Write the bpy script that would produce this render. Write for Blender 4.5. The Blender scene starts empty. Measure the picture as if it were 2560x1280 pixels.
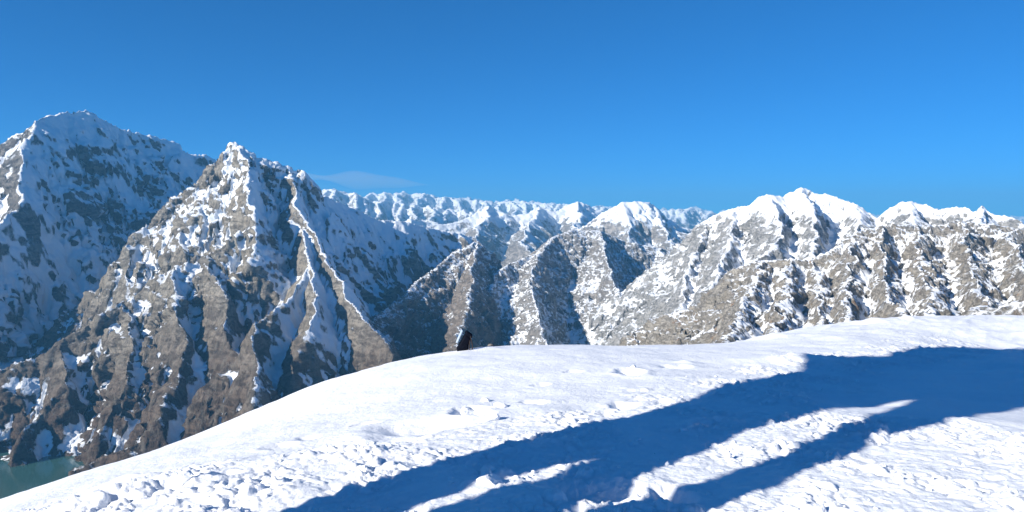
import bpy, math, random
import numpy as np
from mathutils import Vector

# ------------------------------------------------------------------ camera, sky, sun, exposure
scene = bpy.context.scene
COL = scene.collection
HFOV = math.radians(72)
F = 1280 / math.tan(HFOV / 2)
PITCH = math.atan(100 / F)
CAM = np.array([0.0, 0.0, 1.65])

cd = bpy.data.cameras.new('camera')
cd.sensor_fit = 'HORIZONTAL'
cd.angle = HFOV
cd.clip_start = 0.1
cd.clip_end = 300000
cam = bpy.data.objects.new('camera', cd)
COL.objects.link(cam)
cam.location = CAM
cam.rotation_euler = (math.pi / 2 - PITCH, 0, 0)
scene.camera = cam

SUN_EL = math.radians(25)
SUN_AZ = math.radians(35)            # light travels to the right and, by this angle, away from the viewer
to_sun = Vector((-math.cos(SUN_AZ) * math.cos(SUN_EL), -math.sin(SUN_AZ) * math.cos(SUN_EL), math.sin(SUN_EL)))
world = bpy.data.worlds.new('World')
scene.world = world
world.use_nodes = True
wn, wl = world.node_tree.nodes, world.node_tree.links
wn.clear()
w_out = wn.new('ShaderNodeOutputWorld')
w_bg = wn.new('ShaderNodeBackground')
w_bg.inputs['Strength'].default_value = 0.081
sky = wn.new('ShaderNodeTexSky')
sky.sky_type = 'NISHITA'
sky.sun_disc = False
sky.sun_elevation = SUN_EL
sky.sun_rotation = math.atan2(to_sun.x, to_sun.y)
sky.altitude = 5500
sky.air_density = 1.0
sky.dust_density = 0.0
sky.ozone_density = 6.0
w_tint = wn.new('ShaderNodeMix')
w_tint.data_type = 'RGBA'
w_tint.blend_type = 'MULTIPLY'
w_tint.inputs[0].default_value = 1.0
w_tint.inputs[7].default_value = (0.12, 0.84, 1.36, 1)
w_gam = wn.new('ShaderNodeGamma')
w_gam.inputs['Gamma'].default_value = 0.8
wl.new(sky.outputs[0], w_gam.inputs['Color'])
wl.new(w_gam.outputs[0], w_tint.inputs[6])
wl.new(w_tint.outputs[2], w_bg.inputs['Color'])
wl.new(w_bg.outputs[0], w_out.inputs['Surface'])

sd = bpy.data.lights.new('sun', 'SUN')
sd.energy = 4.8
sd.angle = math.radians(0.5)
sd.color = (1.0, 0.945, 0.85)
sun = bpy.data.objects.new('sun', sd)
COL.objects.link(sun)
sun.rotation_euler = (-to_sun).to_track_quat('-Z', 'Y').to_euler()
sun.location = (-40, -30, 60)

vs = scene.view_settings
vs.view_transform = 'Standard'
vs.look = 'None'
vs.exposure = 0.82
vs.gamma = 1.0
vs.use_curve_mapping = False
scene.cycles.max_bounces = 6
scene.cycles.volume_bounces = 0

# ------------------------------------------------------------------ helpers
def W(px, py, D):
    """place at depth D (metres ahead) seen in that direction"""
    u = (px - 1280) / F
    v = (640 - py) / F
    d = np.array([u, math.cos(PITCH) + v * math.sin(PITCH), -math.sin(PITCH) + v * math.cos(PITCH)])
    return CAM + d * (D / d[1])

def perlin(x, y, seed=0):
    rng = np.random.RandomState(seed)
    perm = rng.permutation(512)
    ang = rng.rand(512) * 2 * np.pi
    gx, gy = np.cos(ang), np.sin(ang)
    xi = np.floor(x).astype(np.int64); yi = np.floor(y).astype(np.int64)
    xf = x - xi; yf = y - yi
    u = xf * xf * xf * (xf * (xf * 6 - 15) + 10)
    v = yf * yf * yf * (yf * (yf * 6 - 15) + 10)
    def g(ix, iy, fx, fy):
        h = perm[(perm[ix & 511] + iy) & 511]
        return gx[h] * fx + gy[h] * fy
    a = g(xi, yi, xf, yf); b = g(xi + 1, yi, xf - 1, yf)
    c = g(xi, yi + 1, xf, yf - 1); d = g(xi + 1, yi + 1, xf - 1, yf - 1)
    return (a + u * (b - a) + v * (c + u * (d - c) - a - u * (b - a))) * 1.5

def fbm(x, y, octv=5, seed=0, gain=0.5, lac=2.03):
    s = np.zeros_like(x); a = 1.0; t = 0
    for i in range(octv):
        s += a * perlin(x, y, seed + i * 17); t += a
        x = x * lac + 13.7; y = y * lac - 7.1; a *= gain
    return s / t

def ridged(x, y, octv=5, seed=0, gain=0.5, lac=2.07):
    s = np.zeros_like(x); a = 1.0; t = 0; w = 1.0
    for i in range(octv):
        n = (1 - np.abs(perlin(x, y, seed + i * 17))) ** 2
        s += a * n * w; t += a
        w = np.clip(n * 1.6, 0, 1)
        x = x * lac + 5.3; y = y * lac + 9.1; a *= gain
    return s / t

def voronoi(x, y, seed=0, jit=0.9, facet=False):
    rng = np.random.RandomState(seed)
    jx = rng.rand(256, 256); jy = rng.rand(256, 256); jv = rng.rand(256, 256)
    xi = np.floor(x).astype(np.int64); yi = np.floor(y).astype(np.int64)
    f1 = np.full(x.shape, 9.0); f2 = np.full(x.shape, 9.0); val = np.zeros(x.shape); tx = np.zeros(x.shape)
    for oy in (-1, 0, 1):
        for ox in (-1, 0, 1):
            cx, cy = (xi + ox), (yi + oy)
            a, b = cx & 255, cy & 255
            ex = x - (cx + 0.5 + jit * (jx[a, b] - 0.5)); ey = y - (cy + 0.5 + jit * (jy[a, b] - 0.5))
            d = np.hypot(ex, ey)
            new = d < f1
            tilt = 6.283 * jx[b, a]
            tx = np.where(new, ex * np.cos(tilt) + ey * np.sin(tilt), tx)
            f2 = np.where(new, f1, np.minimum(f2, d))
            val = np.where(new, jv[a, b], val)
            f1 = np.where(new, d, f1)
    if facet: return f1, f2, val, tx
    return f1, f2, val

def sstep(a, b, x):
    t = np.clip((x - a) / (b - a), 0, 1)
    return t * t * (3 - 2 * t)

def grid_mesh(name, X, Y, Z, mat, attrs=None):
    ny, nx = X.shape
    me = bpy.data.meshes.new(name)
    co = np.stack([X, Y, Z], -1).reshape(-1, 3).astype(np.float32)
    idx = np.arange(nx * ny).reshape(ny, nx)
    q = np.stack([idx[:-1, :-1], idx[:-1, 1:], idx[1:, 1:], idx[1:, :-1]], -1).reshape(-1)
    nq = len(q) // 4
    me.vertices.add(len(co)); me.vertices.foreach_set('co', co.ravel())
    me.loops.add(nq * 4); me.loops.foreach_set('vertex_index', q.astype(np.int32))
    me.polygons.add(nq)
    me.polygons.foreach_set('loop_start', np.arange(0, nq * 4, 4, dtype=np.int32))
    me.polygons.foreach_set('use_smooth', np.ones(nq, dtype=bool))
    me.update(calc_edges=True)
    for k, v in (attrs or {}).items():
        at = me.attributes.new(k, 'FLOAT', 'POINT')
        at.data.foreach_set('value', v.reshape(-1).astype(np.float32))
    me.materials.append(mat)
    o = bpy.data.objects.new(name, me)
    COL.objects.link(o)
    return o

def structure(o, label=None):
    o['kind'] = 'structure'
    if label: o['label'] = label
    return o

# ------------------------------------------------------------------ materials
class NT:
    def __init__(s, name):
        s.m = bpy.data.materials.new(name); s.m.use_nodes = True
        s.n = s.m.node_tree.nodes; s.l = s.m.node_tree.links
        s.n.clear()
        s.out = s.n.new('ShaderNodeOutputMaterial')
        s.b = s.n.new('ShaderNodeBsdfPrincipled')
        s.l.new(s.b.outputs[0], s.out.inputs['Surface'])
    def put(s, sock, v):
        if isinstance(v, bpy.types.NodeSocket): s.l.new(v, sock)
        else: sock.default_value = v
    def math(s, op, a, b=0.0, c=0.0, clamp=False):
        n = s.n.new('ShaderNodeMath'); n.operation = op; n.use_clamp = clamp
        for i, v in enumerate((a, b, c)): s.put(n.inputs[i], v)
        return n.outputs[0]
    def noise(s, vec, scale, detail=4, rough=0.55, dist=0.0):
        n = s.n.new('ShaderNodeTexNoise'); n.normalize = True
        s.put(n.inputs['Vector'], vec); n.inputs['Scale'].default_value = scale
        n.inputs['Detail'].default_value = detail; n.inputs['Roughness'].default_value = rough
        n.inputs['Distortion'].default_value = dist
        return n.outputs[0]
    def voro(s, vec, scale, feature='F1'):
        n = s.n.new('ShaderNodeTexVoronoi'); n.feature = feature
        s.put(n.inputs['Vector'], vec); n.inputs['Scale'].default_value = scale
        return n.outputs['Distance'], (n.outputs['Color'] if feature == 'F1' else None)
    def ramp(s, v, lo, hi):
        n = s.n.new('ShaderNodeMapRange'); n.interpolation_type = 'SMOOTHSTEP'; n.clamp = True
        s.put(n.inputs['Value'], v); s.put(n.inputs['From Min'], lo); s.put(n.inputs['From Max'], hi)
        return n.outputs[0]
    def mix(s, f, a, b):
        n = s.n.new('ShaderNodeMix'); n.data_type = 'RGBA'
        s.put(n.inputs[0], f); s.put(n.inputs[6], a); s.put(n.inputs[7], b)
        return n.outputs[2]
    def scale(s, vec, v):
        n = s.n.new('ShaderNodeVectorMath'); n.operation = 'MULTIPLY'
        s.put(n.inputs[0], vec); n.inputs[1].default_value = v
        return n.outputs[0]
    def bump(s, h, strength, dist, normal=None):
        n = s.n.new('ShaderNodeBump'); n.inputs['Strength'].default_value = strength
        n.inputs['Distance'].default_value = dist
        s.put(n.inputs['Height'], h)
        if normal is not None: s.put(n.inputs['Normal'], normal)
        return n.outputs[0]

def c4(c): return (c[0], c[1], c[2], 1.0)

def mountain_mat(name, rock_a, rock_b, rock_c, thr=0.62, soft=0.10, s=0.01, speck=0.25, patch=0.35,
                 snowline=None, snow_fade=300, aspect=0.12, block=0.0, bumpd=8.0, snow=(0.84, 0.86, 0.89), stain=None, low=None, low_z=(-900, -400), broad=0.35, hollow=0.15, cap=None, fs=6.0, zs=0.6, ps=1.0):
    """rock with snow lying where it is flat enough; s = patches per metre"""
    rock_a, rock_b, rock_c = [[v * k for v in c] for c, k in ((rock_a, 0.95), (rock_b, 1.6), (rock_c, 1.35))]
    t = NT(name)
    geo = t.n.new('ShaderNodeNewGeometry')
    pos = geo.outputs['Position']; nor = geo.outputs['Normal']
    sx = t.n.new('ShaderNodeSeparateXYZ'); t.l.new(nor, sx.inputs[0])
    sp = t.n.new('ShaderNodeSeparateXYZ'); t.l.new(pos, sp.inputs[0])
    big = t.noise(pos, s * 0.35 * ps, 3, 0.5)
    mid = t.noise(t.scale(pos, (1, 1, zs)), s * ps, 6, 0.6, 0.5)
    fine = t.noise(pos, s * fs, 5, 0.7)
    # snow cover
    nz = sx.outputs['Z']
    if broad:
        ab = t.n.new('ShaderNodeAttribute'); ab.attribute_name = 'broad'
        ah = t.n.new('ShaderNodeAttribute'); ah.attribute_name = 'hollow'
        nz = t.math('ADD', t.math('MULTIPLY', nz, 1 - broad), t.math('MULTIPLY', ab.outputs['Fac'], broad))
        nz = t.math('MULTIPLY_ADD', ah.outputs['Fac'], hollow, nz)
    if cap is not None:
        nz = t.math('MULTIPLY_ADD', t.ramp(t.math('MULTIPLY_ADD', t.math('SUBTRACT', mid, 0.5), (cap[1] - cap[0]) * 1.2, sp.outputs['Z']), cap[0], cap[1]), cap[2], nz)
    e = t.math('MULTIPLY_ADD', t.math('SUBTRACT', mid, 0.5), patch, nz)
    e = t.math('MULTIPLY_ADD', t.math('SUBTRACT', fine, 0.5), speck, e)
    e = t.math('MULTIPLY_ADD', t.math('SUBTRACT', big, 0.5), patch * 0.8, e)
    e = t.math('MULTIPLY_ADD', sx.outputs['X'], aspect, e)      # sun-facing flanks melt out, the others keep their snow
    if block:
        d, _ = t.voro(t.scale(pos, (1, 1, 0.7)), s * 2.2, 'DISTANCE_TO_EDGE')
        e = t.math('MULTIPLY_ADD', t.math('SUBTRACT', 0.25, d), block, e)
    if snowline is not None:
        h = t.ramp(sp.outputs['Z'], snowline - snow_fade, snowline + snow_fade)
        e = t.math('MULTIPLY_ADD', t.math('SUBTRACT', h, 1.0), 0.33, e)
    sn = t.ramp(e, thr - soft, thr + soft)
    # rock
    strat = t.noise(t.scale(pos, (0.5, 0.5, 1.6)), s * 2.5, 5, 0.65, 0.8)
    rock = t.mix(t.ramp(strat, 0.40, 0.60), c4(rock_a), c4(rock_b))
    rock = t.mix(t.math('MULTIPLY', t.ramp(t.noise(pos, s * 0.6, 5, 0.65), 0.48, 0.62), 0.6), rock, c4(rock_c))
    rock = t.mix(t.math('MULTIPLY', t.ramp(fine, 0.48, 0.68), 0.75), rock, c4([v * 0.45 for v in rock_a]))
    if low:
        rock = t.mix(t.ramp(t.math('MULTIPLY_ADD', t.math('SUBTRACT', big, 0.5), 500.0, sp.outputs['Z']), low_z[1], low_z[0]), rock, t.mix(t.ramp(strat, 0.4, 0.6), c4([v * 0.6 for v in low]), c4([v * 1.35 for v in low])))
    if stain:
        rock = t.mix(t.math('MULTIPLY', t.ramp(t.noise(pos, s * 0.9, 3, 0.5), 0.62, 0.72), 0.7), rock, c4(stain))
    run = t.noise(t.scale(pos, (1, 1, 0.12)), s * 5, 4, 0.65, 0.3)
    rock = t.mix(t.math('MULTIPLY', t.ramp(run, 0.5, 0.64), 0.55), rock, c4([v * 0.5 for v in rock_b]))
    col = t.mix(sn, rock, c4(snow))
    t.l.new(col, t.b.inputs['Base Color'])
    t.b.inputs['Roughness'].default_value = 0.85
    t.b.inputs['Specular IOR Level'].default_value = 0.2
    crag = t.noise(t.scale(pos, (1, 1, 0.7)), s * 3.5, 8, 0.74, 0.6)
    hgt = t.math('MULTIPLY', crag, t.math('SUBTRACT', 1.0, t.math('MULTIPLY', sn, 0.88)))
    hgt = t.math('MULTIPLY_ADD', sn, 0.03, hgt)
    t.l.new(t.bump(hgt, 1.0, bumpd * 3.2), t.b.inputs['Normal'])
    return t.m

# ------------------------------------------------------------------ terrain
def catmull(pts, step):
    """resample a polyline so that it bends smoothly"""
    P = np.array(pts, float); out = []
    n = len(P)
    for i in range(n - 1):
        a, b = P[i], P[i + 1]
        out.append(a)
        m = int(np.linalg.norm(b - a) // step)
        for k in range(1, m + 1):
            out.append(a + (b - a) * k / (m + 1))
    out.append(P[-1])
    return np.array(out)

def ridge_field(X, Y, ridges, seed, rib=0.0, rib_len=120.0, flat=3000.0, jag=0.0, warp=0.0):
    H = np.full(X.shape, -1e9); S = np.zeros(X.shape); Dd = np.zeros(X.shape)
    if warp:
        Xw = X + warp * 1.6 * fbm(X / (warp * 5), Y / (warp * 5), 5, seed + 3, 0.55)
        Yw = Y + warp * 1.6 * fbm(X / (warp * 5), Y / (warp * 5), 5, seed + 9, 0.55)
    else: Xw, Yw = X, Y
    for ri, (pts, kl, kr) in enumerate(ridges):
        P = np.array([W(*p) for p in pts])
        s0 = ri * 5000.0
        for a, b in zip(P[:-1], P[1:]):
            dx, dy = b[0] - a[0], b[1] - a[1]
            L = math.hypot(dx, dy) + 1e-6
            t = np.clip(((Xw - a[0]) * dx + (Yw - a[1]) * dy) / (L * L), 0, 1)
            ex = Xw - a[0] - t * dx; ey = Yw - a[1] - t * dy
            d = np.hypot(ex, ey)
            side = dx * ey - dy * ex
            k = np.where(side > 0, kl, kr)
            z = a[2] + t * (b[2] - a[2]) - k * d / (1 + d / flat)
            better = z > H
            H = np.where(better, z, H)
            S = np.where(better, s0 + t * L, S); Dd = np.where(better, d, Dd)
            s0 += L
    if rib:
        r = ridged(S / rib_len + 0.3 * fbm(X / 300, Y / 300, 3, seed), Dd / (rib_len * 5), 3, seed + 40)
        H = H - rib * np.minimum(Dd, rib_len * 2.5) / rib_len * (1 - r)
    return H, Dd

def stream_erode(H, cell, iters, K, m=0.45, limit=2.2):
    """stream-power erosion: runnels join into gullies, crests stay"""
    ny, nx = H.shape
    n = nx * ny
    offs = [(-1, -1), (-1, 0), (-1, 1), (0, -1), (0, 1), (1, -1), (1, 0), (1, 1)]
    dist = [math.hypot(a, b) * cell for a, b in offs]
    base = np.arange(n).reshape(ny, nx)
    for it in range(iters):
        Pd = np.pad(H, 1, mode='edge')
        best = np.zeros((ny, nx)); rec = base.copy(); rd = np.full((ny, nx), cell)
        Bp = np.pad(base, 1, mode='edge')
        for (a, b), d in zip(offs, dist):
            nb = Pd[1 + a:1 + a + ny, 1 + b:1 + b + nx]
            sl = (H - nb) / d
            g = sl > best
            best = np.where(g, sl, best); rec = np.where(g, Bp[1 + a:1 + a + ny, 1 + b:1 + b + nx], rec)
            rd = np.where(g, d, rd)
        order = np.argsort(H.ravel())
        rl = rec.ravel().tolist()
        A = [cell * cell] * n
        ol = order.tolist()
        for i in reversed(ol):
            r = rl[i]
            if r != i: A[r] += A[i]
        f = (K * np.maximum(np.power(np.array(A), m) - (12 * cell * cell) ** m, 0) / rd.ravel()).tolist()
        h = H.ravel().tolist()
        for i in ol:
            r = rl[i]
            if r != i and h[i] > h[r]:
                h[i] = (h[i] + f[i] * h[r]) / (1 + f[i])
        H = np.array(h).reshape(ny, nx)
    return H

def blur(H, r):
    for _ in range(2):
        for ax in (0, 1):
            pw = [(0, 0), (0, 0)]; pw[ax] = (r + 1, r)
            c = np.cumsum(np.pad(H, pw, mode='edge'), axis=ax)
            n = H.shape[ax]
            H = (np.take(c, range(2 * r + 1, 2 * r + 1 + n), ax) - np.take(c, range(0, n), ax)) / (2 * r + 1)
    return H

def up2(H):
    ny, nx = H.shape
    a = np.empty((ny, nx * 2 - 1)); a[:, ::2] = H; a[:, 1::2] = (H[:, :-1] + H[:, 1:]) / 2
    b = np.empty((ny * 2 - 1, nx * 2 - 1)); b[::2] = a; b[1::2] = (a[:-1] + a[1:]) / 2
    return b

def mountain(name, label, box, cell, ridges, mat, seed, base, rib=0.2, rib_len=150, iters=6, K=0.12,
             rough=10.0, rough_len=90.0, crag=6.0, crag_len=30.0, flat=9000.0, warp=25.0, floor_noise=30.0, swell=5.0, snow_len=40.0, calm=None):
    x0, x1, y0, y1 = box
    xs = np.arange(x0, x1, cell * 2); ys = np.arange(y0, y1, cell * 2)
    X, Y = np.meshgrid(xs, ys)
    H, Dd = ridge_field(X, Y, ridges, seed, rib * rib_len, rib_len, flat, warp=warp)
    wx = X + rough_len * fbm(X / (rough_len * 2), Y / (rough_len * 2), 3, seed + 1)
    wy = Y + rough_len * fbm(X / (rough_len * 2), Y / (rough_len * 2), 3, seed + 2)
    H = H + rough * swell * (ridged(wx / (rough_len * 3), wy / (rough_len * 3), 5, seed + 5) - 0.6) * sstep(0, rough_len * 2, Dd)
    bz = base(X, Y) if callable(base) else base
    B = bz + floor_noise * fbm(X / 500, Y / 500, 4, seed + 8)
    H = np.maximum(H, B)
    H = stream_erode(H, cell * 2, iters, K)
    H = up2(H); Du = up2(Dd)
    xs = x0 + np.arange(H.shape[1]) * cell; ys = y0 + np.arange(H.shape[0]) * cell
    X, Y = np.meshgrid(xs, ys)
    gy, gx = np.gradient(H, cell)
    steep = sstep(0.3, 1.0, np.hypot(gx, gy))
    wx = X + rough_len * 0.4 * fbm(X / rough_len, Y / rough_len, 3, seed + 61)
    wy = Y + rough_len * 0.4 * fbm(X / rough_len, Y / rough_len, 3, seed + 62)
    cf = calm(X, Y) if calm else 1.0
    H = H + cf * rough * (ridged(wx / rough_len, wy / rough_len, 5, seed + 60, 0.58) - 0.45) * (0.5 + 0.5 * steep)
    H0 = H
    if crag:
        # buttresses and ledges pushed out of the steep faces
        gy, gx = np.gradient(H, cell)
        g = np.sqrt(gx * gx + gy * gy + 1)
        nx, ny, nz = -gx / g, -gy / g, 1 / g
        disp = np.zeros_like(H)
        zz = H / 0.75
        for L, am in ((crag_len * 4.2, 1.3), (crag_len * 1.9, 0.8), (crag_len * 0.8, 0.45)):
            for U, wgt in ((X, np.abs(ny)), (Y, np.abs(nx))):
                uw = U + 0.35 * L * fbm(U / L, zz / L, 3, seed + 73)
                zw = zz + 0.35 * L * fbm(U / L, zz / L, 3, seed + 74)
                f1, f2, v, tl = voronoi(uw / L, zw / L, seed + 70, facet=True)
                disp += am * wgt * ((v - 0.5) * 0.8 + 1.1 * tl - 0.35 * (1 - sstep(0.0, 0.12, f2 - f1)) + 0.7 * (ridged(uw / L, zw / L, 4, seed + 75) - 0.5))
        disp *= (0.45 + 0.55 * sstep(0, crag_len * 3, Du)) * crag * steep * (0.6 + 0.9 * sstep(-0.25, 0.35, fbm(X / (crag_len * 9), Y / (crag_len * 9), 2, seed + 77)))
        disp = disp * cf
        X = X + nx * disp; Y = Y + ny * disp; H = H + nz * disp
    r = max(2, int(snow_len / cell))
    Hb = blur(H0, r)
    gy, gx = np.gradient(Hb, cell)
    broad = 1 / np.sqrt(1 + gx * gx + gy * gy)
    hollow = np.clip((Hb - H0) / (snow_len * 0.35), -0.35, 1)
    o = grid_mesh(name, X, Y, H, mat, {'broad': broad, 'hollow': hollow})
    return structure(o, label)

# --- tall snow-faced peak on the far left
M_peak_a = mountain_mat('snowy_dark_rock', (0.13, 0.125, 0.12), (0.21, 0.195, 0.18), (0.17, 0.155, 0.14), thr=0.44, s=0.007, patch=0.7, ps=0.6, speck=0.3, aspect=0.24, bumpd=18, soft=0.06, hollow=0.4, zs=0.3)
A = [
    ([(-420, 600, 4700), (-200, 490, 4750), (-60, 415, 4750), (0, 372, 4780), (50, 325, 4800), (95, 297, 4850), (130, 288, 5000), (208, 272, 5300),
      (250, 295, 5450), (300, 318, 5600), (345, 330, 5800), (400, 345, 6000), (440, 352, 6150), (475, 383, 6300), (510, 386, 6450), (600, 420, 6700), (760, 540, 7000)], 1.3, 1.6),
    ([(95, 297, 4850), (85, 350, 4650), (62, 420, 4400), (25, 500, 4150), (-40, 590, 3850), (-120, 690, 3500)], 2.2, 1.3),
    ([(345, 330, 5800), (325, 390, 5600), (300, 450, 5420), (265, 540, 5150), (235, 620, 4950), (200, 720, 4700)], 1.2, 1.2),
    ([(440, 352, 6150), (430, 430, 5800), (400, 500, 5500), (370, 580, 5200)], 1.3, 1.2),
]
mountain('mountain', 'tallest peak, far left, snow streaked dark rock face lying in blue shade', (-4700, -1000, 2900, 7300), 9.0, A, M_peak_a, 11, lambda x, y: -1150 + 380 * sstep(3300, 4600, y),
         rib=0.2, rib_len=130, rough=30, rough_len=110, crag=24, crag_len=55, warp=80, snow_len=60)

# --- rocky pyramid in front of it
M_peak_b = mountain_mat('snowy_tan_rock', (0.205, 0.18, 0.15), (0.29, 0.262, 0.22), (0.26, 0.225, 0.175), thr=0.485, s=0.009, patch=0.7, ps=0.6, speck=0.45, aspect=0.34, soft=0.06, hollow=0.34, zs=0.4, cap=(150, 420, 0.16),
                        snowline=-350, snow_fade=350, bumpd=12, low=(0.12, 0.086, 0.064), low_z=(-850, -300))
B = [
    ([(588, 355, 4200), (530, 410, 4150), (440, 490, 4050), (350, 570, 3950), (335, 640, 3850), (320, 700, 3700)], 1.4, 1.3),
    ([(588, 355, 4200), (650, 390, 4250), (720, 415, 4300), (757, 425, 4350), (766, 448, 4380), (800, 488, 4500), (870, 512, 4750), (950, 545, 5000),
      (1040, 560, 5250), (1110, 575, 5450), (1190, 590, 5650)], 1.3, 1.5),
    ([(588, 355, 4200), (610, 430, 4000), (640, 520, 3800), (650, 600, 3620)], 1.7, 1.6),
    ([(720, 415, 4300), (740, 500, 4050), (780, 580, 3850), (815, 640, 3700), (860, 710, 3500), (905, 775, 3300), (960, 850, 3100), (1000, 930, 2950)], 1.3, 1.3),
    ([(755, 570, 3880), (770, 655, 3560), (720, 745, 3300), (660, 800, 3080), (622, 835, 2900), (640, 900, 2760), (620, 970, 2600)], 1.7, 1.6),
    ([(770, 655, 3560), (790, 740, 3300), (760, 830, 3050), (740, 930, 2850)], 1.7, 1.6),
    ([(600, 570, 3700), (490, 655, 3500), (430, 660, 3450), (320, 745, 3330), (200, 830, 3200), (100, 880, 3120), (0, 935, 3050), (-200, 1040, 2950)], 1.5, 1.5),
    ([(430, 660, 3450), (440, 720, 3300), (460, 790, 3150), (470, 850, 3050), (430, 940, 2880), (410, 1040, 2720), (330, 1105, 2650), (230, 1145, 2600), (150, 1182, 2560)], 1.7, 1.5),
    ([(310, 755, 3320), (330, 850, 3130), (320, 950, 2950), (260, 1040, 2850), (230, 1100, 2760)], 1.7, 1.5),
    ([(150, 850, 3160), (150, 950, 2980), (100, 1030, 2890), (60, 1090, 2800)], 1.5, 1.5),
    ([(510, 660, 3480), (560, 760, 3220), (590, 880, 2980), (600, 1000, 2750)], 1.5, 1.5),
]
mountain('mountain', 'pale rocky pyramid with sunlit left flank above the green lake', (-2750, 50, 2350, 5900), 6.5, B, M_peak_b, 23, -1020,
         rib=0.15, rib_len=110, rough=25, rough_len=90, crag=22, crag_len=44, warp=60, snow_len=45,
         calm=lambda x, y: 1 - 0.6 * sstep(-1450, -1050, x))

# --- brown hill and the two pyramidal spurs in the middle
M_mid = mountain_mat('dusted_grey_scree', (0.21, 0.195, 0.185), (0.28, 0.265, 0.25), (0.23, 0.21, 0.19), thr=0.71, s=0.012, patch=0.3, speck=2.0, aspect=0.16, soft=0.08,
                     bumpd=9, fs=5.0)
M_brown = mountain_mat('brown_scree', (0.18, 0.155, 0.135), (0.25, 0.22, 0.195), (0.2, 0.17, 0.145), thr=0.70, s=0.012, patch=0.3, speck=2.0, aspect=0.2, soft=0.08,
                       snowline=-600, snow_fade=500, bumpd=9, fs=5.0, low=(0.15, 0.115, 0.088), low_z=(-900, -350))
C = [
    ([(1190, 598, 4700), (1120, 640, 4450), (1040, 705, 4150), (980, 755, 3900), (930, 805, 3600), (880, 880, 3200)], 1.1, 1.1),
    ([(1190, 598, 4700), (1180, 650, 4400), (1170, 720, 4050), (1155, 800, 3700), (1140, 870, 3350)], 1.2, 1.2),
    ([(1190, 598, 4700), (1215, 635, 4700), (1232, 680, 4650), (1225, 740, 4500)], 1.2, 1.4),
]
mountain('mountain', 'brown hill left of the snow couloir, below the shaded slope', (-1500, 150, 2750, 5600), 7.0, C, M_brown, 31, -900, rib=0.2, rib_len=90, rough=17, rough_len=65, crag=13, crag_len=24, warp=34)
P = [
    ([(1225, 720, 4300), (1250, 668, 4550), (1330, 635, 4850), (1385, 590, 5150), (1430, 573, 5250), (1500, 575, 5350), (1560, 600, 5450), (1650, 620, 5600),
      (1750, 650, 5800), (1830, 700, 5900)], 1.0, 1.1),
    ([(1250, 668, 4550), (1215, 740, 4250), (1195, 820, 3900), (1185, 880, 3600)], 1.4, 1.2),
    ([(1385, 590, 5150), (1340, 640, 4700), (1325, 700, 4400), (1345, 780, 4000), (1370, 870, 3600)], 1.2, 0.72),
    ([(1500, 575, 5350), (1515, 640, 4900), (1540, 720, 4500), (1575, 800, 4100), (1600, 860, 3800)], 1.2, 0.68),
    ([(1650, 620, 5600), (1700, 700, 5000), (1730, 780, 4500), (1750, 870, 4000)], 0.9, 0.6),
    ([(1750, 650, 5800), (1810, 720, 5100), (1850, 800, 4500)], 0.8, 0.6),
]
mountain('mountain', 'grey ridge with two pyramid spurs lit left, shaded right', (-450, 2300, 2900, 6600), 7.0, P, M_mid, 37, -950, rib=0.2, rib_len=90, rough=13, rough_len=65, crag=10, crag_len=24, warp=26, swell=3)

# --- white dome and companions
M_far = mountain_mat('far_snow_peak', (0.20, 0.18, 0.165), (0.28, 0.26, 0.24), (0.24, 0.22, 0.2), thr=0.56, s=0.006, patch=0.3, speck=0.9, aspect=0.1, soft=0.10,
                     snowline=-350, snow_fade=500, bumpd=14, cap=(-250, 100, 0.2))
Dm = [
    ([(1430, 575, 9700), (1490, 545, 9400), (1530, 515, 9200), (1560, 504, 9150), (1600, 502, 9200), (1635, 510, 9300), (1665, 545, 9550), (1700, 565, 9800), (1790, 590, 10000)], 0.9, 0.95),
    ([(1635, 510, 9300), (1672, 590, 8500), (1700, 650, 7900), (1750, 720, 7200)], 1.0, 1.1),
    ([(1560, 504, 9150), (1570, 560, 8600), (1580, 600, 8200)], 0.9, 0.9),
    ([(1490, 545, 9400), (1480, 590, 8800), (1500, 640, 8200)], 0.9, 0.9),
]
mountain('mountain', 'rounded white snow dome on the skyline right of centre', (-100, 3400, 6600, 10600), 13.0, Dm, M_far, 41, -900, rib=0.2, rib_len=170, rough=26, rough_len=150, crag=14, crag_len=60, warp=80, snow_len=80)
E0 = [
    ([(950, 580, 10500), (1030, 545, 10800), (1110, 560, 11200), (1160, 545, 11500), (1230, 513, 11800), (1280, 540, 12000), (1330, 522, 12200), (1350, 514, 12300), (1390, 528, 12400), (1445, 502, 12600),
      (1480, 520, 12800), (1530, 540, 13000), (1600, 560, 13200)], 0.95, 0.95),
    ([(1230, 513, 11800), (1200, 560, 10800), (1170, 610, 9800)], 0.9, 1.0),
    ([(1350, 514, 12300), (1320, 560, 11000), (1310, 600, 9800), (1330, 640, 8800)], 0.9, 1.0),
    ([(1445, 502, 12600), (1450, 550, 11500), (1420, 580, 10500)], 0.9, 1.0),
    ([(1030, 545, 10800), (1040, 590, 9800), (1080, 640, 8800)], 0.9, 1.0),
]
mountain('mountain', 'row of snow peaks with blue shaded basins behind the middle ridge', (-2700, 2600, 8200, 13800), 17.0, E0, M_far, 43, -900, rib=0.2, rib_len=220, rough=38, rough_len=180, crag=18, crag_len=80, warp=110, snow_len=100)

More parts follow.
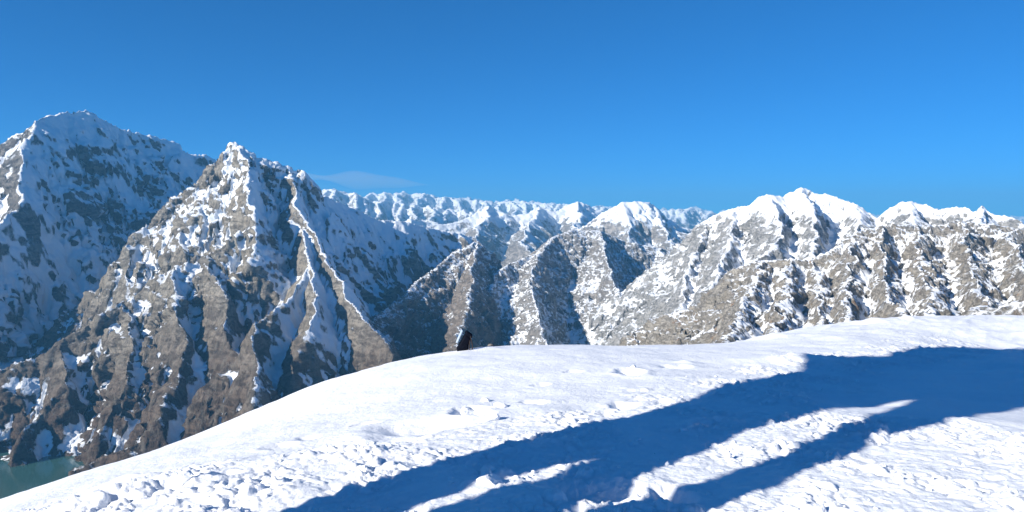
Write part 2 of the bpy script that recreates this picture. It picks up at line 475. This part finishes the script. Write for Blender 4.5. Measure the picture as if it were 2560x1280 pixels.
# --- far ranges
def far_range(name, label, sky_pts, D, depth, cell, seed, kx=1.15):
    rng = np.random.RandomState(seed)
    xs = [p[0] for p in sky_pts]; ysk = [p[1] for p in sky_pts]
    px = np.arange(xs[0], xs[-1], 10.0) + rng.uniform(-3, 3, len(np.arange(xs[0], xs[-1], 10.0)))
    py = np.interp(px, xs, ysk) + rng.uniform(-7, 6, len(px)) * (0.4 + rng.rand(len(px)))
    crest = [(a, b, D + rng.uniform(-0.012, 0.012) * D + (a - xs[0]) * D / 16000) for a, b in zip(px, py)]
    R = [(crest, kx, kx)]
    for i in range(1, len(crest) - 1):
        a = crest[i]
        if a[1] > crest[i - 1][1] or a[1] > crest[i + 1][1]: continue
        d = rng.uniform(0.5, 1.0) * depth
        sh = rng.uniform(-22, 22)
        R.append(([a, (a[0] + sh, a[1] + rng.uniform(10, 20), a[2] - d * 0.4), (a[0] + sh * 0.5 + rng.uniform(-12, 12), a[1] + rng.uniform(24, 36), a[2] - d * 0.7), (a[0] + sh * 2, a[1] + rng.uniform(45, 75), a[2] - d)], kx, kx))
    P0 = np.array([W(*p) for p in crest])
    box = (P0[:, 0].min() - depth * 0.3, P0[:, 0].max() + depth * 0.3, P0[:, 1].min() - depth * 1.1, P0[:, 1].max() + depth * 0.25)
    mountain(name, label, box, cell, R, M_range, seed, -1000, rib=0.0, rough=depth * 0.020, rough_len=depth * 0.022, crag=0, warp=depth * 0.012, iters=2, K=0.06, swell=4, snow_len=cell * 3)
M_range = mountain_mat('distant_snow_range', (0.22, 0.2, 0.19), (0.28, 0.26, 0.25), (0.25, 0.23, 0.22), thr=0.57, s=0.005, patch=0.4, speck=0.8, aspect=0.05, soft=0.14, snowline=-300, snow_fade=600, bumpd=30)
far_range('mountain_range', 'jagged snow range on the skyline beside the left pyramid', [(700, 520), (770, 500), (800, 478), (840, 468), (880, 485), (930, 500), (1010, 512), (1100, 520), (1250, 530)], 17000, 3500, 28, 51)
far_range('mountain_range', 'low jagged snow range along the middle of the skyline', [(780, 505), (900, 488), (980, 482), (1080, 484), (1140, 494), (1210, 502), (1320, 506), (1420, 512), (1540, 522), (1700, 522), (1800, 530)], 25000, 4500, 40, 53)
far_range('mountain_range', 'faintest snow range, farthest away on the skyline', [(740, 500), (900, 496), (1060, 490), (1260, 502), (1420, 510), (1600, 520), (1690, 519), (1730, 518), (1800, 528), (2300, 540), (2700, 545)], 38000, 6000, 70, 57)

# --- right-hand massif
M_right = mountain_mat('snowy_granite', (0.22, 0.22, 0.215), (0.31, 0.305, 0.30), (0.27, 0.26, 0.245), thr=0.73, s=0.018, patch=0.45, speck=0.25, aspect=0.05, block=0.45, cap=(-60, 90, 0.36),
                       snowline=-900, snow_fade=300, bumpd=6)
Fr = [
    ([(1765, 575, 4400), (1775, 540, 4300), (1830, 518, 4150), (1880, 510, 4050), (1898, 490, 4000), (1920, 484, 3950), (1960, 492, 4000), (1985, 476, 4000), (2005, 468, 4000),
      (2060, 485, 4000), (2110, 500, 3950), (2145, 510, 3900), (2170, 530, 3900), (2198, 549, 3900), (2225, 520, 3850), (2245, 508, 3800), (2275, 500, 3750), (2310, 511, 3700), (2350, 521, 3650),
      (2400, 515, 3600), (2432, 530, 3550), (2455, 513, 3500), (2500, 536, 3450), (2530, 541, 3400), (2560, 560, 3350), (2640, 540, 3300), (2800, 560, 3200)], 1.0, 0.95),
    ([(1920, 484, 3950), (1940, 530, 3600), (1960, 590, 3250), (1900, 640, 2950)], 1.9, 1.0),
    ([(2005, 468, 4000), (2035, 520, 3600), (2040, 600, 3150), (2020, 660, 2800)], 1.7, 1.0),
    ([(1830, 518, 4150), (1830, 580, 3700), (1800, 660, 3200), (1770, 740, 2800)], 1.2, 1.2),
    ([(1775, 540, 4300), (1745, 610, 3950), (1715, 690, 3500), (1700, 780, 3000)], 1.2, 1.2),
    ([(2145, 510, 3900), (2150, 550, 3500), (2140, 600, 3100)], 1.0, 1.0),
    ([(2275, 500, 3750), (2290, 560, 3300), (2280, 640, 2850)], 1.0, 1.0),
    ([(2455, 513, 3500), (2440, 570, 3100), (2420, 640, 2700)], 1.0, 1.0),
]
mountain('mountain', 'snow capped massif with twin white summits on the right', (450, 3600, 2450, 4900), 6.5, Fr, M_right, 61, -900, rib=0.12, rib_len=110, rough=17, rough_len=90, crag=15, crag_len=45, warp=26)
M_crag = mountain_mat('grey_crag', (0.205, 0.185, 0.16), (0.285, 0.263, 0.23), (0.245, 0.21, 0.165), thr=0.84, zs=0.4, s=0.030, patch=0.55, speck=0.25, aspect=0.05, block=0.7,
                      bumpd=4, stain=(0.33, 0.20, 0.11))
G = [
    ([(1790, 720, 2700), (1835, 672, 2550), (1900, 650, 2450), (1975, 643, 2400), (2040, 650, 2400), (2100, 605, 2450), (2160, 572, 2500), (2230, 560, 2550), (2330, 562, 2600), (2400, 548, 2650),
      (2480, 560, 2650), (2560, 572, 2650), (2700, 540, 2600)], 1.1, 1.1),
    ([(1900, 650, 2450), (1875, 740, 1950), (1840, 820, 1600), (1800, 900, 1300)], 1.2, 1.2),
    ([(1975, 643, 2400), (1960, 740, 1900), (1940, 830, 1500), (1910, 920, 1250)], 1.2, 1.3),
    ([(2040, 650, 2400), (2045, 720, 2000), (2050, 790, 1650), (2060, 860, 1350)], 1.3, 1.6),
    ([(2130, 590, 2480), (2125, 690, 2000), (2110, 780, 1600), (2120, 860, 1300)], 1.3, 1.4),
    ([(2200, 563, 2530), (2205, 640, 2150), (2220, 720, 1800), (2260, 800, 1450), (2280, 870, 1200)], 1.3, 1.7),
    ([(2290, 562, 2580), (2310, 660, 2050), (2330, 750, 1600), (2340, 840, 1250)], 1.3, 1.4),
    ([(2400, 548, 2650), (2415, 640, 2150), (2440, 720, 1750), (2470, 800, 1350)], 1.2, 1.6),
    ([(2520, 566, 2650), (2560, 660, 2050), (2620, 740, 1600)], 1.2, 1.4),
    ([(1590, 850, 2500), (1640, 790, 2450), (1700, 772, 2400), (1790, 775, 2300), (1850, 800, 1900)], 0.9, 0.9),
    ([(2300, 840, 1000), (2440, 765, 950), (2560, 755, 900), (2800, 740, 850)], 1.0, 1.0),
]
mountain('mountain', 'grey and tan granite crag with snow filled gullies right of centre', (250, 2100, 750, 2950), 4.0, G, M_crag, 67, -900, rib=0.1, rib_len=80, rough=14, rough_len=60, crag=12, crag_len=26, warp=28)

# --- valley floor out to the horizon, and the lake
M_floor = mountain_mat('valley_scree', (0.14, 0.115, 0.095), (0.2, 0.17, 0.145), (0.17, 0.15, 0.12), thr=0.95, s=0.004, patch=0.3, speck=0.2, bumpd=8, broad=0)
gx, gy = np.meshgrid(np.sinh(np.linspace(-4.2, 4.2, 160)) / math.sinh(4.2) * 45000, 100 + np.linspace(0, 1, 160) ** 2.5 * 46500)
gz = -1010 + 25 * fbm(gx / 1500, gy / 1500, 4, 5) - sstep(3000, 9000, gy) * 120
structure(grid_mesh('valley_floor', gx, gy, gz, M_floor), 'bare brown valley floor far below the mountains')

t = NT('glacial_water')
t.b.inputs['Base Color'].default_value = (0.04, 0.105, 0.095, 1)
t.b.inputs['Roughness'].default_value = 0.12
geo = t.n.new('ShaderNodeNewGeometry')
t.l.new(t.bump(t.noise(geo.outputs['Position'], 0.15, 3, 0.5), 0.25, 0.5), t.b.inputs['Normal'])
M_lake = t.m
lx, ly = np.meshgrid(np.linspace(-3200, -1300, 40), np.linspace(1500, 2900, 40))
structure(grid_mesh('lake', lx, ly, np.full(lx.shape, -984.0), M_lake), 'small teal glacial lake at lower left')

# ------------------------------------------------------------------ foreground snow
def rbf_surface(ctrl):
    P = np.array(ctrl, float)
    def ker(r): return r ** 3
    n = len(P)
    A = np.zeros((n + 3, n + 3))
    A[:n, :n] = ker(np.hypot(P[:, None, 0] - P[None, :, 0], P[:, None, 1] - P[None, :, 1]))
    A[:n, n] = 1; A[:n, n + 1] = P[:, 0]; A[:n, n + 2] = P[:, 1]
    A[n:, :n] = A[:n, n:].T
    sol = np.linalg.solve(A + 1e-9 * np.eye(n + 3), np.concatenate([P[:, 2], np.zeros(3)]))
    def f(x, y):
        z = sol[n] + sol[n + 1] * x + sol[n + 2] * y
        for i in range(n):
            z = z + sol[i] * ker(np.hypot(x - P[i, 0], y - P[i, 1]))
        return z
    return f

crest = [(-500, 1440, 6.0), (-200, 1325, 6.8), (0, 1250, 7.6), (300, 1152, 9.2), (600, 1042, 11.2), (750, 975, 12.6), (900, 928, 14.0), (1070, 888, 16), (1250, 868, 18), (1500, 867, 19), (1850, 858, 19.5),
         (1950, 832, 19), (2100, 812, 19), (2300, 797, 19.5), (2560, 797, 20), (2900, 790, 20)]
ctrl = []
for (px, py, D) in crest:
    c = W(px, py, D)
    ctrl.append(c)
    s = (c[2] - CAM[2]) / D
    h = c - CAM
    for k, extra in ((1.18, 0.03), (1.5, 0.12), (2.2, 0.3)):
        ctrl.append(CAM + np.array([h[0] * k, h[1] * k, h[2] * k - extra * D * (k - 1) * 1.3]))
ctrl += [(0, 0, 0), (4, 0, 0.1), (9, 0, 0.25), (14, 4, 0.0), (-3, 0, -0.05), (-7, -1, -0.35), (-12, -2, -1.4), (0, -8, 0.2), (9, -8, 0.5), (-9, -8, -0.2), (18, -4, .5), (-16, -9, -1.6),
         (-1.6, 4.6, -0.28), (3.0, 4.6, -0.12), (1.0, 4.6, -0.18), (6.4, 8.7, -0.68), (9.5, 12.5, -1.05), (12.5, 17.1, -1.5), (1.5, 9, -0.6), (-1.5, 8.5, -0.75), (-4.2, 6.0, -0.85)]
g0 = rbf_surface(ctrl)

def w2(px, py):
    """where that line of sight meets the snow"""
    D = 2.5
    for _ in range(4000):
        p = W(px, py, D)
        if p[2] <= float(g0(p[0], p[1])): return p
        D += 0.02
    return p

# hollows and mounds (pixel place, radius across and along in metres, depth)
pits = [(w2(*q[:2]),) + q[2:] for q in [
    ((1045), 1066, 0.42, 0.30, -0.10), (1575, 932, 0.17, 0.28, -0.14), (1555, 1012, 0.14, 0.2, -0.09), (440, 1210, 0.22, 0.12, -0.08), (320, 1208, 0.25, 0.12, 0.09), (400, 1225, 0.5, 0.2, 0.10),
    (565, 1195, 0.10, 0.08, -0.06), (250, 1262, 0.35, 0.15, 0.08), (620, 1240, 0.5, 0.25, 0.05), (1175, 1030, 0.16, 0.2, -0.10), (850, 1110, 0.8, 0.3, -0.06), (800, 1150, 0.9, 0.3, 0.06),
    (1480, 1230, 0.28, 0.2, -0.07), (1200, 1215, 0.2, 0.2, 0.03), (1330, 1250, 0.25, 0.2, 0.05), (1680, 1235, 0.12, 0.15, -0.08), (2000, 905, 0.8, 0.5, 0.12), (1930, 845, 0.7, 0.5, 0.10),
    (2130, 1000, 0.5, 0.4, -0.06), (2420, 1060, 0.6, 0.3, 0.06), (1780, 1060, 0.35, 0.12, 0.06), (1690, 915, 0.25, 0.2, -0.06), (1720, 905, 0.2, 0.15, 0.05), (1215, 873, 0.35, 0.4, 0.05), (1150, 880, 0.3, 0.4, 0.03), (2270, 800, 0.25, 0.3, 0.10), (2190, 806, 0.5, 0.4, 0.10)]]
track = np.array([w2(*q)[:2] for q in [(200, 1290), (700, 1190), (1250, 1110), (1650, 1050), (1900, 960), (2150, 905), (2400, 860)]])
rf = np.random.RandomState(5)
for i in range(16):
    k = i / 16
    q = np.array([330, 1235]) + k * np.array([1320, -330]) + rf.uniform(-60, 60, 2) * (1, 0.5)
    pits.append((w2(*q), 0.09 + 0.05 * rf.rand(), 0.07 + 0.06 * rf.rand(), -0.02 - 0.03 * rf.rand()))
track2 = np.array([w2(*q)[:2] for q in [(1100, 1300), (1500, 1210), (1900, 1090), (2300, 1130), (2600, 1180)]])

def poly_dist(x, y, P):
    d = np.full(x.shape, 1e9)
    for a, b in zip(P[:-1], P[1:]):
        v = b - a
        t = np.clip(((x - a[0]) * v[0] + (y - a[1]) * v[1]) / (v @ v), 0, 1)
        d = np.minimum(d, np.hypot(x - a[0] - t * v[0], y - a[1] - t * v[1]))
    return d

def ground(x, y):
    x = np.asarray(x, float); y = np.asarray(y, float)
    z = g0(x, y)
    far = np.maximum(0, np.hypot(x, y) - 44)
    jx_ = 0.10 * fbm(x / 0.35, y / 0.35, 3, 88); jy_ = 0.10 * fbm(x / 0.35, y / 0.35, 3, 89)
    for (p, ra, rb, dep) in pits:
        u = (x + jx_ - p[0]) / ra; v = (y + jy_ - p[1]) / rb
        q = u * u + v * v
        z = z + dep * (np.exp(-q) if dep > 0 or ra > 0.3 else 1.3 * np.exp(-q ** 1.8)) - 0.12 * dep * np.exp(-(np.sqrt(q) - 1.6) ** 2 * 5) * (dep < 0)
    wob = 0.6 * fbm(x / 1.4, y / 1.4, 3, 91)
    r1 = 1 - sstep(0.35, 1.5, poly_dist(x, y, track) + wob)
    r2 = 1 - sstep(0.9, 2.6, poly_dist(x, y, track2) + wob)
    rough = np.clip(np.maximum(r1, r2), 0, 1) * (0.25 + 0.9 * sstep(-0.3, 0.35, fbm(x / 0.9, y / 0.9, 3, 93)))
    z = z + 0.05 * fbm(x / 2.2, y / 2.2, 3, 95) + 0.018 * fbm(x / 0.6, y / 0.6, 3, 96)
    # trodden, crumbled snow
    wx = x + 0.05 * fbm(x / 0.18, y / 0.18, 2, 97); wy = y + 0.05 * fbm(x / 0.18, y / 0.18, 2, 98)
    c, s = math.cos(0.5), math.sin(0.5)
    ux, uy = (c * wx - s * wy), (s * wx + c * wy)
    for sc, am, sd_ in ((0.24, 0.028, 1), (0.115, 0.036, 2), (0.06, 0.024, 3)):
        f1, f2, v = voronoi(ux / (sc * 1.25), uy / sc, 100 + sd_)
        z = z + rough * am * ((v - 0.4) * sstep(0, 0.3, f2 - f1) + 0.9 * (0.45 - f1))
    # wind ripples towards the right-hand rim
    rip = sstep(5, 10, x) * (1 - rough)
    a = math.radians(-35)
    rx = (math.cos(a) * x - math.sin(a) * y); ry = (math.sin(a) * x + math.cos(a) * y)
    z = z + rip * 0.07 * (ridged(rx / 2.2, ry / 0.8, 3, 99) - 0.5)
    z = z + 0.004 * fbm(x / 0.12, y / 0.12, 2, 90)
    return z, rough

yy = np.concatenate([np.linspace(-14, 3.4, 36)[:-1], 3.4 * (24 / 3.4) ** np.linspace(0, 1, 600), np.geomspace(24, 46, 50)[1:]])
uu = np.concatenate([np.linspace(-3.2, -1, 40)[:-1], np.linspace(-1, 1, 860), np.linspace(1, 3.2, 40)[1:]])
YY = np.repeat(yy[:, None], len(uu), 1)
XX = uu[None, :] * (0.6 + 0.78 * np.maximum(yy, 3.4))[:, None]
ZZ, RR = ground(XX, YY)

t = NT('snow')
geo = t.n.new('ShaderNodeNewGeometry'); pos = geo.outputs['Position']
n1 = t.noise(pos, 1.2, 4, 0.6); n2 = t.noise(pos, 22, 5, 0.65); n3 = t.noise(pos, 140, 3, 0.6)
col = t.mix(t.ramp(n1, 0.35, 0.7), (0.90, 0.915, 0.94, 1), (0.86, 0.88, 0.92, 1))
t.l.new(col, t.b.inputs['Base Color'])
t.b.inputs['Roughness'].default_value = 0.75
t.b.inputs['Specular IOR Level'].default_value = 0.25
b1 = t.bump(n2, 0.5, 0.03)
t.l.new(t.bump(n3, 0.35, 0.006, b1), t.b.inputs['Normal'])
M_snow = t.m
snow = structure(grid_mesh('snow_slope', XX, YY, ZZ, M_snow), 'bright trodden snow slope in the foreground')

# ------------------------------------------------------------------ rock shape added out of view, modelled to throw the shadow bands on the snow
t = NT('shadow_caster_rock')
geo = t.n.new('ShaderNodeNewGeometry'); pos = geo.outputs['Position']
sx = t.n.new('ShaderNodeSeparateXYZ'); t.l.new(geo.outputs['Normal'], sx.inputs[0])
nn = t.noise(pos, 1.6, 6, 0.65, 0.5)
rk = t.mix(t.ramp(nn, 0.35, 0.65), (0.15, 0.135, 0.12, 1), (0.27, 0.25, 0.22, 1))
t.l.new(t.mix(t.ramp(t.math('MULTIPLY_ADD', nn, 0.5, sx.outputs['Z']), 0.85, 1.0), rk, (0.86, 0.88, 0.9, 1)), t.b.inputs['Base Color'])
t.b.inputs['Roughness'].default_value = 0.85
t.l.new(t.bump(nn, 0.8, 0.25), t.b.inputs['Normal'])
M_caster = t.m
ca, sa = math.cos(SUN_AZ), math.sin(SUN_AZ)
LIFT = 2.0 * math.tan(SUN_EL)
columns = [   # height, one edge, other edge (metres across the light)
    [(-2.6, 3.7, 4.7), (0.2, 3.92, 4.40), (0.7, 3.95, 4.46), (1.03, 3.96, 4.66), (1.33, 4.15, 4.94), (1.68, 4.12, 5.13), (2.09, 4.37, 5.28), (2.5, 4.45, 5.45), (2.86, 4.35, 5.9), (3.72, 4.2, 6.45), (4.0, 4.3, 6.5)],
    [(-2.6, 2.9, 4.0), (0.6, 3.0, 3.75), (1.2, 3.1, 3.8), (1.46, 3.45, 3.92), (1.72, 3.64, 4.16), (1.9, 3.78, 4.3), (2.13, 3.94, 4.33), (2.5, 4.1, 4.6), (3.0, 4.27, 4.9), (3.7, 4.2, 5.2)],
    [(-2.6, 2.3, 3.3), (0.6, 2.6, 3.2), (1.66, 2.78, 3.18), (1.95, 2.88, 3.19), (2.23, 2.95, 3.26), (2.61, 3.15, 3.44), (3.0, 3.1, 3.8), (3.3, 3.2, 4.0), (3.7, 3.3, 4.3), (4.0, 3.3, 4.6)],
    [(3.66, 3.25, 6.4), (4.0, 3.3, 6.8), (4.44, 3.3, 7.25), (4.85, 3.35, 6.7), (5.3, 3.3, 7.0), (5.9, 3.3, 7.15), (6.5, 3.5, 7.0), (7.1, 3.9, 6.5), (7.8, 4.5, 5.8), (8.1, 5.0, 5.4)],
]
vv, ff = [], []
rr = np.random.RandomState(3)
for cl in columns:
    cl = np.array(cl)
    cl[:, 0] = -0.3 + (cl[:, 0] + 0.3) * math.tan(SUN_EL) / math.tan(math.radians(22))
    hs = np.linspace(cl[0, 0], cl[-1, 0], max(8, int((cl[-1, 0] - cl[0, 0]) / 0.16)))
    lo = np.interp(hs, cl[:, 0], cl[:, 1]); hi = np.interp(hs, cl[:, 0], cl[:, 2])
    NR = 18
    b0 = len(vv)
    for j, h in enumerate(hs):
        c, w = (lo[j] + hi[j]) / 2, (hi[j] - lo[j]) / 2
        for k in range(NR):
            an = 2 * math.pi * k / NR
            q = 1 + rr.uniform(-0.07, 0.03)
            n_ = c + w * q * math.copysign(abs(math.cos(an)) ** 0.8, math.cos(an)) + rr.uniform(-0.08, 0.08)
            a_ = -3.0 + (0.35 + 0.18 * w) * q * math.sin(an)
            vv.append((a_ * ca - n_ * sa, a_ * sa + n_ * ca, h + LIFT))
    for j in range(len(hs) - 1):
        for k in range(NR):
            k2 = (k + 1) % NR
            ff.append((b0 + j * NR + k, b0 + j * NR + k2, b0 + (j + 1) * NR + k2, b0 + (j + 1) * NR + k))
    ff.append(tuple(b0 + k for k in reversed(range(NR))))
    ff.append(tuple(b0 + (len(hs) - 1) * NR + k for k in range(NR)))
me = bpy.data.meshes.new('shadow_caster'); me.from_pydata(vv, [], ff); me.update()
me.materials.append(M_caster)
oc = bpy.data.objects.new('shadow_caster', me); COL.objects.link(oc)
structure(oc, 'added rock shape out of view on the left, made to cast the long blue shadow')

# ------------------------------------------------------------------ snow blocks and crumbs
def lump(rng, size, sub=1, flat=0.75, name='snow_block'):
    import bmesh
    bm = bmesh.new()
    bmesh.ops.create_icosphere(bm, subdivisions=sub, radius=1)
    ax = rng.uniform(0.7, 1.2, 3)
    cuts = [rng.normal(size=3) for _ in range(6)]
    cuts = [c / np.linalg.norm(c) for c in cuts]
    for v in bm.verts:
        p = np.array(v.co)
        for c in cuts:
            d = p @ c - 0.58
            if d > 0: p = p - c * d * 0.9
        p = p * ax * (1, 1, flat) * (1 + rng.uniform(-0.07, 0.07))
        v.co = p * size
    me = bpy.data.meshes.new(name); bm.to_mesh(me); bm.free()
    me.materials.append(M_snow)
    return me
def zat(x, y): return float(ground(np.array([x]), np.array([y]))[0][0])
def hit(px, py):
    D = 2.5
    prev = None
    Ds = np.arange(3.0, 24.0, 0.01)
    P_ = np.array([W(px, py, d) for d in Ds])
    g = ground(P_[:, 0], P_[:, 1])[0]
    i_ = np.argmax(P_[:, 2] <= g)
    return P_[i_, 0], P_[i_, 1], g[i_]
rng = np.random.RandomState(8)
def snow_block(px, py, size, label, group=None, flat=0.62, sub=3):
    x, y, z = hit(px, py)
    o = bpy.data.objects.new('snow_block', lump(rng, size, sub, flat)); COL.objects.link(o)
    o.location = (x, y, z + size * flat * 0.12); o.rotation_euler = (rng.uniform(-.3, .3), rng.uniform(-.3, .3), rng.uniform(0, 6))
    o['label'] = label; o['category'] = 'snow block'
    if group: o['group'] = group
GRP = 'loose snow blocks on the open slope'
for px, py, sz, lb in [
    (1172, 1034, 0.10, 'white snow block with shaded underside, leftmost of the loose cluster mid slope'),
    (1212, 1003, 0.08, 'small angular snow block, uppermost of the loose cluster mid slope'),
    (1250, 1016, 0.09, 'tilted snow block, rightmost of the loose cluster mid slope'),
    (1222, 1050, 0.11, 'pale rounded snow block, lowest of the loose cluster mid slope'),
    (1200, 1026, 0.07, 'small snow block in the middle of the loose cluster mid slope'),
    (1225, 1205, 0.085, 'crumbly sunlit snow lump poking out of the shadow at bottom centre'),
    (1712, 1076, 0.05, 'small round sunlit snow lump inside the long blue shadow'),
    (1585, 918, 0.07, 'snow clod beside the deep footprint high on the slope'),
    (455, 1200, 0.09, 'snow clod beside the dimples at lower left of the slope'),
]:
    snow_block(px, py, sz, lb, GRP)
# crumbs too many to count: one object
base_l = [lump(rng, 1.0, 1, 0.8, 'crumb') for _ in range(6)]
bl = []
for m_ in base_l:
    co = np.zeros(len(m_.vertices) * 3); m_.vertices.foreach_get('co', co)
    bl.append((co.reshape(-1, 3), np.array([list(p.vertices) for p in m_.polygons])))
    bpy.data.meshes.remove(m_)
N = 2600
yy_ = 3.9 * (13 / 3.9) ** rng.rand(N); xx_ = (rng.rand(N) * 2 - 1) * 0.8 * yy_
zz_, ro = ground(xx_, yy_)
keep = rng.rand(N) < np.clip(ro, 0, 1) ** 1.5
V, Fc, off = [], [], 0
for x, y, z in zip(xx_[keep], yy_[keep], zz_[keep]):
    co, fc = bl[rng.randint(6)]
    sz = 0.008 + 0.026 * rng.rand() ** 3
    a = rng.rand() * 6.28
    R2 = np.array([[math.cos(a), -math.sin(a), 0], [math.sin(a), math.cos(a), 0], [0, 0, 1]])
    V.append(co @ R2.T * sz + (x, y, z + sz * 0.1)); Fc.append(fc + off); off += len(co)
me = bpy.data.meshes.new('snow_crumbs'); me.from_pydata(np.concatenate(V).tolist(), [], np.concatenate(Fc).tolist())
me.polygons.foreach_set('use_smooth', np.ones(len(me.polygons), dtype=bool)); me.update()
me.materials.append(M_snow)
cr = bpy.data.objects.new('snow_crumbs', me); COL.objects.link(cr)
cr['kind'] = 'stuff'; cr['label'] = 'loose crumbs of trodden snow over the slope'

# ------------------------------------------------------------------ dark pack and stone on the crest
def plain(name, c, rough=0.8, scale=30):
    t = NT(name)
    g_ = t.n.new('ShaderNodeNewGeometry')
    n_ = t.noise(g_.outputs['Position'], scale, 4, 0.6)
    t.l.new(t.mix(t.ramp(n_, 0.3, 0.7), c4([v * 0.75 for v in c]), c4(c)), t.b.inputs['Base Color'])
    t.b.inputs['Roughness'].default_value = rough; t.b.inputs['Specular IOR Level'].default_value = 0.1
    t.l.new(t.bump(n_, 0.3, 0.01), t.b.inputs['Normal'])
    return t.m
M_pack = plain('dark_nylon', (0.003, 0.005, 0.012)); M_strap = plain('brown_webbing', (0.05, 0.038, 0.035)); M_panel = plain('pale_panel', (0.42, 0.5, 0.6)); M_stone = plain('grey_stone', (0.17, 0.16, 0.15), 0.9, 12)
import bmesh
def rounded_box(name, sx_, sy_, sz_, bev, mat, parent, loc=(0, 0, 0), rot=(0, 0, 0), taper=1.0):
    bm = bmesh.new(); bmesh.ops.create_cube(bm, size=1)
    for v in bm.verts:
        k = taper if v.co.z > 0 else 1.0
        v.co = (v.co.x * sx_ * k, v.co.y * sy_ * k, v.co.z * sz_)
    bmesh.ops.bevel(bm, geom=bm.edges[:], offset=bev, segments=4, profile=0.6, affect='EDGES')
    me = bpy.data.meshes.new(name); bm.to_mesh(me); bm.free()
    me.polygons.foreach_set('use_smooth', np.ones(len(me.polygons), dtype=bool)); me.materials.append(mat)
    o = bpy.data.objects.new(name, me); COL.objects.link(o); o.parent = parent; o.location = loc; o.rotation_euler = rot
    return o
def tube(name, pts, r, mat, parent):
    cu = bpy.data.curves.new(name, 'CURVE'); cu.dimensions = '3D'; cu.bevel_depth = r; cu.bevel_resolution = 3
    sp_ = cu.splines.new('BEZIER'); sp_.bezier_points.add(len(pts) - 1)
    for b_, p in zip(sp_.bezier_points, pts):
        b_.co = p; b_.handle_left_type = b_.handle_right_type = 'AUTO'
    tmp = bpy.data.objects.new(name, cu); COL.objects.link(tmp)
    me = bpy.data.meshes.new_from_object(tmp.evaluated_get(bpy.context.evaluated_depsgraph_get()))
    bpy.data.objects.remove(tmp)
    me.name = name; me.materials.clear(); me.materials.append(mat)
    o = bpy.data.objects.new(name, me); COL.objects.link(o); o.parent = parent
    return o
cp = W(1163, 872, 15.0)
pk = bpy.data.objects.new('backpack', None); COL.objects.link(pk)
pk.location = (cp[0], cp[1], zat(cp[0], cp[1]) - 0.02)
pk.rotation_euler = (0, 0, 0.2); pk.scale = (0.95, 1.0, 1.2)
pk['label'] = 'small dark backpack with a trailing brown strap on the snow crest'; pk['category'] = 'backpack'
rounded_box('body', 0.20, 0.15, 0.30, 0.05, M_pack, pk, (-0.01, 0, 0.15), (0.1, 0.55, 0), 0.85)
rounded_box('base', 0.26, 0.17, 0.12, 0.045, M_pack, pk, (-0.06, 0.0, 0.055), (0, -0.25, 0))
rounded_box('back_panel', 0.03, 0.12, 0.26, 0.012, M_panel, pk, (-0.13, -0.01, 0.27), (0.05, 0.5, 0))
rounded_box('lid', 0.17, 0.15, 0.08, 0.035, M_pack, pk, (0.08, 0, 0.30), (0.1, 0.55, 0))
tube('strap', [(0.10, -0.06, 0.31), (0.135, -0.08, 0.18), (0.15, -0.09, 0.06), (0.11, -0.10, 0.015), (0.085, -0.09, 0.07), (0.095, -0.08, 0.2)], 0.011, M_strap, pk)

sp0 = W(1226, 872, 15.6)
st = bpy.data.objects.new('stone', lump(rng, 0.07, 3, 0.8, 'stone')); COL.objects.link(st)
st.data.materials.clear(); st.data.materials.append(M_stone)
st.location = (sp0[0], sp0[1], zat(sp0[0], sp0[1]) + 0.03)
st['label'] = 'small dark stone on the snow crest right of the backpack'; st['category'] = 'stone'

# ------------------------------------------------------------------ air
def box_mesh(name, lo, hi):
    me = bpy.data.meshes.new(name)
    v = [(x, y, z) for z in (lo[2], hi[2]) for y in (lo[1], hi[1]) for x in (lo[0], hi[0])]
    me.from_pydata(v, [], [(0, 2, 3, 1), (4, 5, 7, 6), (0, 1, 5, 4), (2, 6, 7, 3), (0, 4, 6, 2), (1, 3, 7, 5)])
    o = bpy.data.objects.new(name, me); COL.objects.link(o)
    return o
hz = box_mesh('haze', (-47000, -3000, -1500), (47000, 47000, 1500))
hm = bpy.data.materials.new('thin_mountain_air'); hm.use_nodes = True
hm.node_tree.nodes.clear()
ho = hm.node_tree.nodes.new('ShaderNodeOutputMaterial')
hv = hm.node_tree.nodes.new('ShaderNodeVolumePrincipled')
hv.inputs['Color'].default_value = (0.18, 0.58, 1.0, 1)
hv.inputs['Density'].default_value = 3.4e-5
hv.inputs['Anisotropy'].default_value = 0.0
hm.node_tree.links.new(hv.outputs[0], ho.inputs['Volume'])
hz.data.materials.append(hm)
hz['kind'] = 'stuff'
hz['label'] = 'thin blue mountain air between the ranges'

# ------------------------------------------------------------------ faint wisp of cloud beyond the ranges
bm = bmesh.new()
bmesh.ops.create_uvsphere(bm, u_segments=64, v_segments=24, radius=1)
for v in bm.verts:
    x, y, z = v.co
    v.co = (x * 6200, y * 1500, z * (520 + 260 * math.sin(x * 4.1 + 0.6) + 120 * math.sin(x * 9 + 2)) * (1 - 0.35 * x) + x * -420)
me = bpy.data.meshes.new('cloud'); bm.to_mesh(me); bm.free()
cm = bpy.data.materials.new('thin_cloud'); cm.use_nodes = True; cm.node_tree.nodes.clear()
co_ = cm.node_tree.nodes.new('ShaderNodeOutputMaterial'); cv = cm.node_tree.nodes.new('ShaderNodeVolumePrincipled')
cv.inputs['Color'].default_value = (0.95, 0.97, 1, 1); cv.inputs['Density'].default_value = 1.5e-4
cm.node_tree.links.new(cv.outputs[0], co_.inputs['Volume'])
me.materials.append(cm)
cl = bpy.data.objects.new('cloud', me); COL.objects.link(cl)
cl.location = W(890, 450, 58000)
cl['kind'] = 'stuff'; cl['label'] = 'faint thin wisp of cloud above the skyline left of centre'
